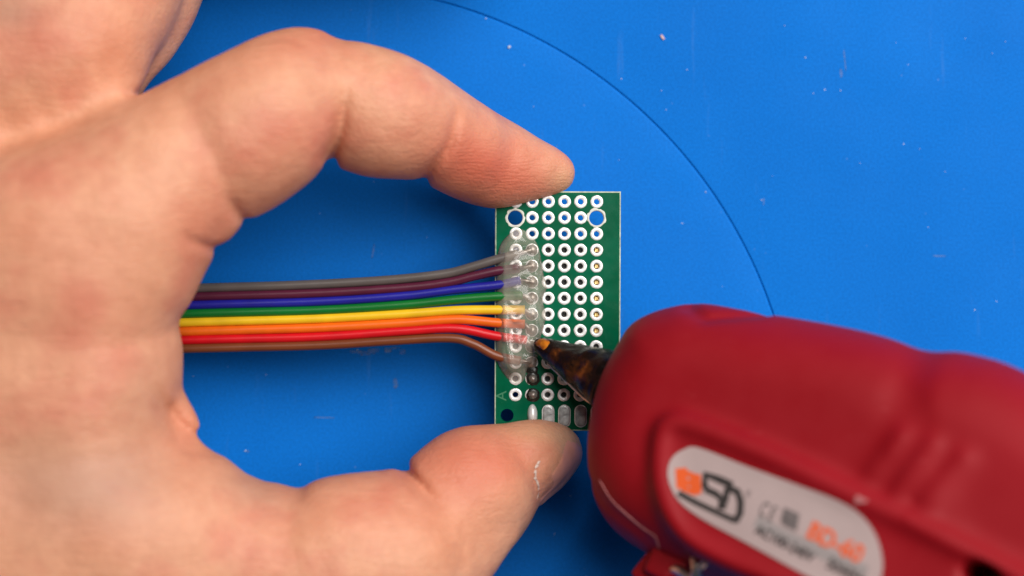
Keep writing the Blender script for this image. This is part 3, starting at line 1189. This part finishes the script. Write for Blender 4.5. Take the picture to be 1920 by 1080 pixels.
    for i in range(len(pth) - 1):
        for s in range(2):
            if rs.rand() < .25:
                continue
            F3.append((i * 3 + s, i * 3 + s + 1, (i + 1) * 3 + s + 1, (i + 1) * 3 + s))
    obj('dry_skin', V3, F3, M_FLAKE, hand, label='flaking white skin beside the thumb nail')


build_hand()

# ------------------------------------------------------------------ glue gun
TH, TA = math.radians(26.5), math.radians(28)
GO = P(1003, 642, ZB + 2.4)
GA = np.array([math.cos(TH) * math.cos(TA), -math.sin(TH) * math.cos(TA), math.sin(TA)])
GV = np.array([math.sin(TH), math.cos(TH), 0])
GW = np.cross(GA, GV)


def G3(u, v, w):
    return GO + u * GA + v * GV + w * GW


def guv(px, py, w=0.0):
    cam0 = np.array([0, 0, ZC])
    d = P(px, py, ZB) - cam0
    t = ((GO + w * GW - cam0) @ GW) / (d @ GW)
    q = cam0 + t * d - GO
    return np.array([q @ GA, q @ GV])


def build_gun():
    gun = empty('glue_gun', GO, label='red plastic hot glue gun with white oval sticker and charred nozzle over the board', cat='glue gun')
    h = .6
    barrel = [(1184, 650), (1204, 620), (1234, 600), (1278, 585), (1335, 578), (1420, 592), (1520, 608), (1620, 627), (1700, 650), (1770, 690), (1850, 800), (1950, 1000), (1900, 1250), (1700, 1260), (1500, 1170), (1380, 1110), (1285, 1068), (1212, 1032), (1162, 990), (1133, 932), (1124, 870), (1128, 800), (1148, 720)]
    rear = [(1690, 720), (1735, 682), (1790, 667), (1855, 677), (1920, 700), (2050, 770), (2200, 880), (2280, 1050), (2250, 1300), (2150, 1560), (1880, 1560), (1830, 1300), (1720, 1150), (1640, 980), (1640, 820)]
    panel = [(1222, 830), (1232, 795), (1262, 776), (1305, 782), (1400, 818), (1500, 862), (1640, 928), (1760, 985), (1900, 1056), (2050, 1140), (2000, 1260), (1800, 1230), (1600, 1160), (1450, 1105), (1340, 1060), (1270, 1015), (1235, 960), (1220, 895)]
    HW = 14.0
    bu = np.array([guv(*p) for p in closed_spline(barrel, 4)])
    ru = np.array([guv(*p) for p in closed_spline(rear, 4)])
    pu = np.array([guv(px, py, HW + 1) for px, py in closed_spline(panel, 4)])
    allp = np.vstack([bu, ru])
    lo = np.array([allp[:, 0].min() - 3, allp[:, 1].min() - 3, -HW - 3])
    hi = np.array([allp[:, 0].max() + 3, allp[:, 1].max() + 3, HW + 5])
    n = np.ceil((hi - lo) / h).astype(int)
    ax = [lo[i] + np.arange(n[i]) * h for i in range(3)]
    X, Y = np.meshgrid(ax[0], ax[1], indexing='ij')
    Wz = ax[2][None, None, :]

    def extr(d2, hw, r):
        q0 = d2[:, :, None] + r
        q1 = np.abs(Wz) - hw + r
        return (np.sqrt(np.maximum(q0, 0) ** 2 + np.maximum(q1, 0) ** 2) + np.minimum(np.maximum(q0, q1), 0) - r)
    F = extr(poly_sdf(X, Y, bu), HW, 11.5)
    F = smin(F, extr(poly_sdf(X, Y, ru), HW + .3, 12.0), 2.2)
    dp = poly_sdf(X, Y, pu)
    F = smin(F, extr(dp, HW + .7, 2.0), 2.2)
    up = np.clip(Wz / 4.0, 0, 1)
    # raised bead around the sticker panel
    F -= up * (1.0 * np.exp(-((dp + 1.2) / 1.5) ** 2))[:, :, None]
    # three finger ribs
    for a, b in (((1691, 818), (1642, 886)), ((1750, 838), (1688, 920)), ((1808, 862), (1746, 938))):
        q = [guv(*a, HW), guv(*b, HW)]
        dd = seg_dist(X, Y, q)
        F -= up * (.68 * np.exp(-(dd / 1.6) ** 2))[:, :, None]
    # V-shaped seam mark on the shoulder
    for pts, a, w in (([(1300, 584), (1342, 612), (1432, 594)], .8, .8), ([(1113, 900), (1170, 960), (1230, 1002), (1240, 1030)], .3, .7)):
        q = [guv(x, y, 5.0) for x, y in pts]
        F += up * (a * np.exp(-(seg_dist(X, Y, q) / w) ** 2))[:, :, None]
    # sunk screw hole
    sc = guv(1842, 1082, HW + 1)
    dh = np.hypot((X - sc[0]) * .62, Y - sc[1])[:, :, None] - 1.8
    F = np.maximum(F, -np.maximum(dh, HW - 11 - Wz))
    V, Q = surface_nets(F.astype(np.float32), lo, h)
    V = relax(V, Q, 3)
    bvh = BVHTree.FromPolygons([Vector(v) for v in V], Q.tolist())
    WV = GO + V[:, :1] * GA + V[:, 1:2] * GV + V[:, 2:] * GW
    obj('housing', WV, Q, M_RED, gun)

    def onface(u, v, off):
        hit = bvh.ray_cast(Vector((u, v, 40)), Vector((0, 0, -1)), 80)
        w = hit[0].z if hit[0] else HW + 1
        return w + off
    # screw at the bottom of its hole
    V, F2 = [], []
    for k, (r, w) in enumerate(((2.0, HW - 11), (2.0, HW - 10.2), (1.6, HW - 9.8), (0.01, HW - 9.8))):
        for i in range(20):
            t = 2 * math.pi * i / 20
            V.append(G3(sc[0] + r * math.cos(t), sc[1] + r * math.sin(t), w))
    for k in range(3):
        for i in range(20):
            j = (i + 1) % 20
            F2.append((k * 20 + i, k * 20 + j, (k + 1) * 20 + j, (k + 1) * 20 + i))
    obj('screw', V, F2, M_STEEL, gun)
    # sticker: a rounded oval laid on the panel
    WS = HW + 1.0
    st = closed_spline([(1254, 885), (1262, 858), (1284, 842), (1312, 840), (1400, 874), (1500, 911), (1570, 938), (1615, 966), (1643, 1005), (1655, 1050), (1652, 1085), (1640, 1120), (1600, 1120), (1520, 1083), (1400, 1018), (1320, 975), (1278, 944), (1260, 915)], 4)
    su = np.array([guv(x, y, WS) for x, y in st])
    cu = su.mean(0)
    V, F2 = [], []
    rings = 8
    for k in range(rings + 1):
        f = 1 - k / (rings + .0001)
        for p in su:
            q = cu + (p - cu) * f
            V.append(G3(q[0], q[1], onface(q[0], q[1], .16 if k else .14)))
    L = len(su)
    for k in range(rings):
        for i in range(L):
            j = (i + 1) % L
            F2.append((k * L + i, k * L + j, (k + 1) * L + j, (k + 1) * L + i)[::-1])
    sticker = obj('sticker', V, F2, M_STICKER, gun)
    # lettering in the sticker's own frame: x along the text, y up
    e0 = guv(1275, 930, WS)
    e1 = guv(1600, 1098, WS)
    ex = (e1 - e0) / np.linalg.norm(e1 - e0)
    ey = np.array([-ex[1], ex[0]])

    def place(ox, oy, lift=.24, shear=0.0):
        def f(x, y):
            q = e0 + ex * (ox + x + shear * y) + ey * (oy + y)
            return G3(q[0], q[1], onface(q[0], q[1], lift))
        return f

    def loc(px, py):
        q = guv(px, py, WS) - e0
        return q @ ex, q @ ey
    def txt(s, a, b, mat, name, bold=.0, label=None, sx=1.0):
        """text with its lower left at pixel a and upper right near pixel b"""
        (x0, y0), (x1, y1) = loc(*a), loc(*b)
        cuv = bpy.data.curves.new('t', 'FONT')
        cuv.body = s
        t = bpy.data.objects.new('t', cuv)
        col.objects.link(t)
        bpy.context.view_layer.update()
        wd = t.dimensions.x
        bpy.data.objects.remove(t)
        size = (y1 - y0) / .70
        fx = (x1 - x0) / (wd * size)
        pl = place(0, 0)
        o = obj_me(name, text_mesh(s, size, mat, name, lambda x, y: pl(x0 + x * fx, y0 + y), bold), sticker)
        if label:
            o['label'] = label
        return o

    def bar(pts, wd, mat, name, lift=.22):
        q = np.array([loc(*p) for p in pts])
        pl = place(0, 0, lift)
        V, F3 = [], []
        for i in range(len(q)):
            t = q[min(i + 1, len(q) - 1)] - q[max(i - 1, 0)]
            t /= np.linalg.norm(t)
            nn = np.array([-t[1], t[0]]) * wd / 2
            V += [pl(*(q[i] + nn)), pl(*(q[i] - nn))]
        for i in range(len(q) - 1):
            F3.append((2 * i, 2 * i + 1, 2 * i + 3, 2 * i + 2))
        return V, F3

    def zpx(x, y):                      # pixel inside the sticker close-up view
        return 1220 + x * 440 / 1828, 820 + y * 260 / 1080
    # orange block letter
    parts = [bar([zpx(*a), zpx(*b)], w, 0, '') for a, b, w in (((240, 240), (250, 400), 3.0 * .55), ((350, 290), (355, 445), 3.0 * .55), ((240, 262), (360, 310), .75), ((240, 330), (365, 380), .7), ((245, 395), (365, 437), .75))]
    obj('logo_mark', *merge(parts), M_ORANGE, sticker, smooth=False)
    parts = [bar([zpx(*p) for p in pts], w, 0, '', .24) for pts, w in (
        ([(220, 435), (360, 510), (520, 585), (640, 640)], .75),
        ([(640, 375), (540, 330), (430, 290), (425, 400)], 1.0),
        ([(425, 400), (520, 445), (560, 490), (545, 560)], .9),
        ([(600, 400), (590, 470), (560, 560)], .9),
        ([(590, 385), (680, 425), (705, 500), (700, 590), (670, 645), (640, 640)], 1.0))]
    obj('logo_letters', *merge(parts), M_INK, sticker, smooth=False)
    txt('®', zpx(735, 455), zpx(790, 425), M_GREYINK, 'trade_sign')
    txt('C E', zpx(835, 600), zpx(992, 545), M_GREYINK, 'approval_letters', .06)
    parts = [bar([zpx(*p) for p in pts], .7, 0, '', .24) for pts in (
        [(1035, 660), (1050, 565), (1145, 610), (1130, 715), (1035, 660)], [(1045, 605), (1140, 655)], [(1040, 635), (1135, 690)])]
    obj('approval_box', *merge(parts), M_GREYINK, sticker, smooth=False)
    txt('BD-60', zpx(1205, 770), zpx(1668, 850), M_ORANGE, 'type_number', .10)
    V, F3 = bar([zpx(820, 655), zpx(1200, 840), zpx(1690, 1050)], 1.6, 0, '', .20)
    obj('grey_band', V, F3, M_GREYBAND, sticker, smooth=False)
    txt('AC100-240V', zpx(810, 745), zpx(1290, 905), M_INK, 'voltage_text', .05)
    txt('50/60Hz', zpx(1365, 1010), zpx(1690, 1080), M_INK, 'frequency_text', .05)
    # thread of dried glue stuck across the front of the housing, and a scuffed spot on the bead
    wb = BVHTree.FromPolygons([Vector(v) for v in WV], Q.tolist())

    def cast(x, y, lift):
        o3 = Vector((0, 0, ZC))
        dr = (Vector(P(x, y, ZB)) - o3).normalized()
        hit = wb.ray_cast(o3, dr, 500)
        return np.array((hit[0] if hit[0] else Vector(P(x, y, ZB + 20))) - dr * lift)
    pth = [cast(x, y, .12) for x, y in spline([(1124, 900), (1145, 935), (1172, 962), (1205, 990), (1228, 1006), (1236, 1030)], 6)]
    obj('glue_thread', *tube(pth, .09, 8), M_THREAD, gun)
    V, F2 = [cast(1612, 938, .12)], []
    for i in range(14):
        t = 2 * math.pi * i / 14
        r = 9 + 3 * math.sin(3 * t + 1)
        V.append(cast(1612 + r * 1.3 * math.cos(t), 938 + r * .8 * math.sin(t), .08))
        F2.append((0, 1 + (i + 1) % 14, 1 + i))
    obj('scuff_mark', V, F2, M_THREAD, gun)
    # nozzle: steel cone coated with burnt glue
    rs = np.random.RandomState(9)
    ns, na = 44, 40
    nz = vnoise((ns, na), (9, 8), rs)
    nz2 = vnoise((ns, na), (20, 18), rs)
    V, F2 = [], []
    for i in range(ns):
        t = i / (ns - 1)
        u = .0 + 18.0 * t
        r = np.interp(u, [0, .5, 1.3, 4, 8, 12, 18], [.4, 1.05, 1.35, 2.0, 3.1, 4.3, 5.2])
        for j in range(na):
            a = 2 * math.pi * j / na
            bl = min(j, na - j) / 6.0
            q = r * (1 + (.13 * nz[i, j] + .05 * nz2[i, j]) * min(1, bl))
            V.append(G3(u, q * math.cos(a), q * math.sin(a)))
    for i in range(ns - 1):
        for j in range(na):
            k = (j + 1) % na
            F2.append((i * na + j, i * na + k, (i + 1) * na + k, (i + 1) * na + j)[::-1])
    F2.append(tuple(range(na)))
    nozzle = obj('nozzle', V, F2, M_CHAR, gun, label='brown-black nozzle crusted with burnt glue')
    V, F2 = [], []
    for i in range(8):
        t = i / 7
        u = .55 + 2.6 * t
        r = np.interp(u, [0, .5, 1.3, 4], [.4, 1.05, 1.35, 2.0]) * 1.10 + .05
        for j in range(10):
            a = math.radians(30 + 75 * j / 9)
            w = math.sin(math.pi * j / 9) * math.sin(math.pi * t)
            V.append(G3(u, (r + .22 * w - .25 * (1 - w)) * math.cos(a), (r + .22 * w - .25 * (1 - w)) * math.sin(a)))
    for i in range(7):
        for j in range(9):
            F2.append((i * 10 + j, i * 10 + j + 1, (i + 1) * 10 + j + 1, (i + 1) * 10 + j)[::-1])
    obj('amber_glue', V, F2, M_AMBER, nozzle)
    # bare steel line along the lower side of the nozzle
    pth = [G3(u, -r * .93, r * .35) for u, r in ((4, 2.15), (8, 3.2), (12, 4.3), (14, 4.6))]
    obj('bare_metal_edge', *tube(spline(pth, 5), .22, 8), M_STEEL, nozzle)
    # trigger and wire stand at the underside
    def gbox(px0, px1, wd, w0, w1):
        a, b = guv(*px0, (w0 + w1) / 2), guv(*px1, (w0 + w1) / 2)
        t = (b - a) / np.linalg.norm(b - a)
        nn = np.array([-t[1], t[0]]) * wd / 2
        c = [a - nn, b - nn, b + nn, a + nn]
        bm = bmesh.new()
        vs = [bm.verts.new(G3(p[0], p[1], w0)) for p in c] + [bm.verts.new(G3(p[0], p[1], w1)) for p in c]
        for f in ((3, 2, 1, 0), (4, 5, 6, 7), (0, 1, 5, 4), (1, 2, 6, 5), (2, 3, 7, 6), (3, 0, 4, 7)):
            bm.faces.new([vs[i] for i in f])
        bmesh.ops.recalc_face_normals(bm, faces=bm.faces)
        bmesh.ops.bevel(bm, geom=list(bm.edges), offset=.9, segments=3, affect='EDGES', profile=.6)
        V = [tuple(v.co) for v in bm.verts]
        bm.verts.index_update()
        Fq = [tuple(v.index for v in f.verts) for f in bm.faces]
        bm.free()
        return V, Fq
    obj('trigger', *merge([gbox((1245, 1040), (1312, 1072), 6.0, -4, 8), gbox((1225, 1050), (1262, 1085), 6.0, -4, 6)]), M_RED, gun)
    pth = [G3(*guv(x, y, w), w) for x, y, w in ((1302, 1040, 9), (1306, 1064, 10), (1300, 1085, 9), (1270, 1068, 8), (1255, 1075, 6))]
    obj('stand_wire', *tube(spline(pth, 6), .8, 10), M_STEEL, gun)
    pth = [G3(*guv(x, y, w), w) for x, y, w in ((1310, 1066, 11), (1330, 1052, 12), (1355, 1050, 12.5), (1380, 1062, 12))]
    obj('glue_string', *tube(spline(pth, 6), [.5] * 19, 8), M_GLUE, gun)


build_gun()

# ------------------------------------------------------------------ crumbs and dust
def chip(cx, cy, l, w, ang, hgt, rs):
    c, s = math.cos(ang), math.sin(ang)
    o = P(cx, cy, 0)
    V = []
    for z, f in ((.02, 1.0), (hgt, .65)):
        for (a, b) in ((-1, -1), (0, -1.2), (1, -.8), (1, .9), (0, 1.1), (-1, .8)):
            a *= l / 2 * f * (1 + .3 * (rs.rand() - .5))
            b *= w / 2 * f * (1 + .3 * (rs.rand() - .5))
            V.append((o[0] + a * c - b * s, o[1] + a * s + b * c, z))
    F = [tuple(range(6))[::-1], tuple(range(6, 12))] + [(i, (i + 1) % 6, 6 + (i + 1) % 6, 6 + i) for i in range(6)]
    return V, F


rs = np.random.RandomState(21)
obj('crumb', *chip(1242, 70, 1.1, .45, -1.0, .25, rs), M_PINK, smooth=False, label='tiny pinkish crumb on the blue mat outside the circular line', cat='crumb')
obj('crumb', *chip(955, 88, .55, .45, .5, .25, rs), M_WHITE, smooth=False, label='tiny white crumb on the mat above the index finger', cat='crumb')
spots = [(911, 35, .35), (1510, 108, .4), (1525, 175, .3), (1576, 170, .3), (1323, 360, .45), (1288, 131, .3), (1249, 206, .25), (1165, 148, .3), (1240, 170, .22), (1471, 48, .25), (1680, 80, .22),
         (1724, 279, .22), (1612, 306, .22), (1740, 426, .25), (1772, 322, .22), (460, 845, .45), (670, 655, .3), (563, 871, .3), (499, 703, .25), (1428, 375, .35), (1885, 78, .25), (1860, 100, .22), (362, 705, .25), (1448, 330, .2), (1160, 300, .2), (600, 400, .25), (800, 445, .2), (1000, 200, .2), (1070, 930, .25), (1040, 1000, .25)]
parts = []
for (x, y, s) in spots:
    s *= .68
    parts.append(chip(x, y, s, s * (.5 + .5 * rs.rand()), rs.rand() * 3, .12, rs))
for _ in range(26):
    s = .06 + .12 * rs.rand() ** 2
    parts.append(chip(400 + 1550 * rs.rand(), -20 + 1120 * rs.rand(), s * 1.4, s, rs.rand() * 3, .05, rs))
obj('dust', *merge(parts), M_WHITE, smooth=False, kind='stuff', label='fine pale dust scattered over the blue mat', cat='dust')
# film of old glue on the mat below the cable
parts = []
for (x, y, l, w) in ((672, 660, 3.2, .5), (700, 657, 2.0, .7), (728, 656, 1.3, .9), (755, 660, 1.0, .8), (690, 664, 2.5, .25), (742, 652, 1.6, .3), (741, 718, .8, 1.6), (1584, 112, .25, 3.4), (1577, 138, .5, 1.4), (608, 783, 3.2, .25), (462, 846, .9, .4), (1432, 378, .3, 1.2), (1390, 905, .3, 2.0), (700, 470, .3, 2.2), (1760, 480, 2.4, .3)):
    parts.append(chip(x, y, l, w, (rs.rand() - .5) * .3, .05, rs))
m, nt, b, out = new_mat('dried_film')
b.inputs['Base Color'].default_value = (.35, .50, .72, 1)
b.inputs['Roughness'].default_value = .5
fa = ramp(nt, noise(nt, coords(nt), 1.3, 4, .6), [(.35, 0.0), (.75, .35)])
nt.links.new(fa, b.inputs['Alpha'])
obj('dried_glue_film', *merge(parts), m, smooth=True, kind='stuff', label='thin pale residue on the mat just below the brown wire', cat='residue')
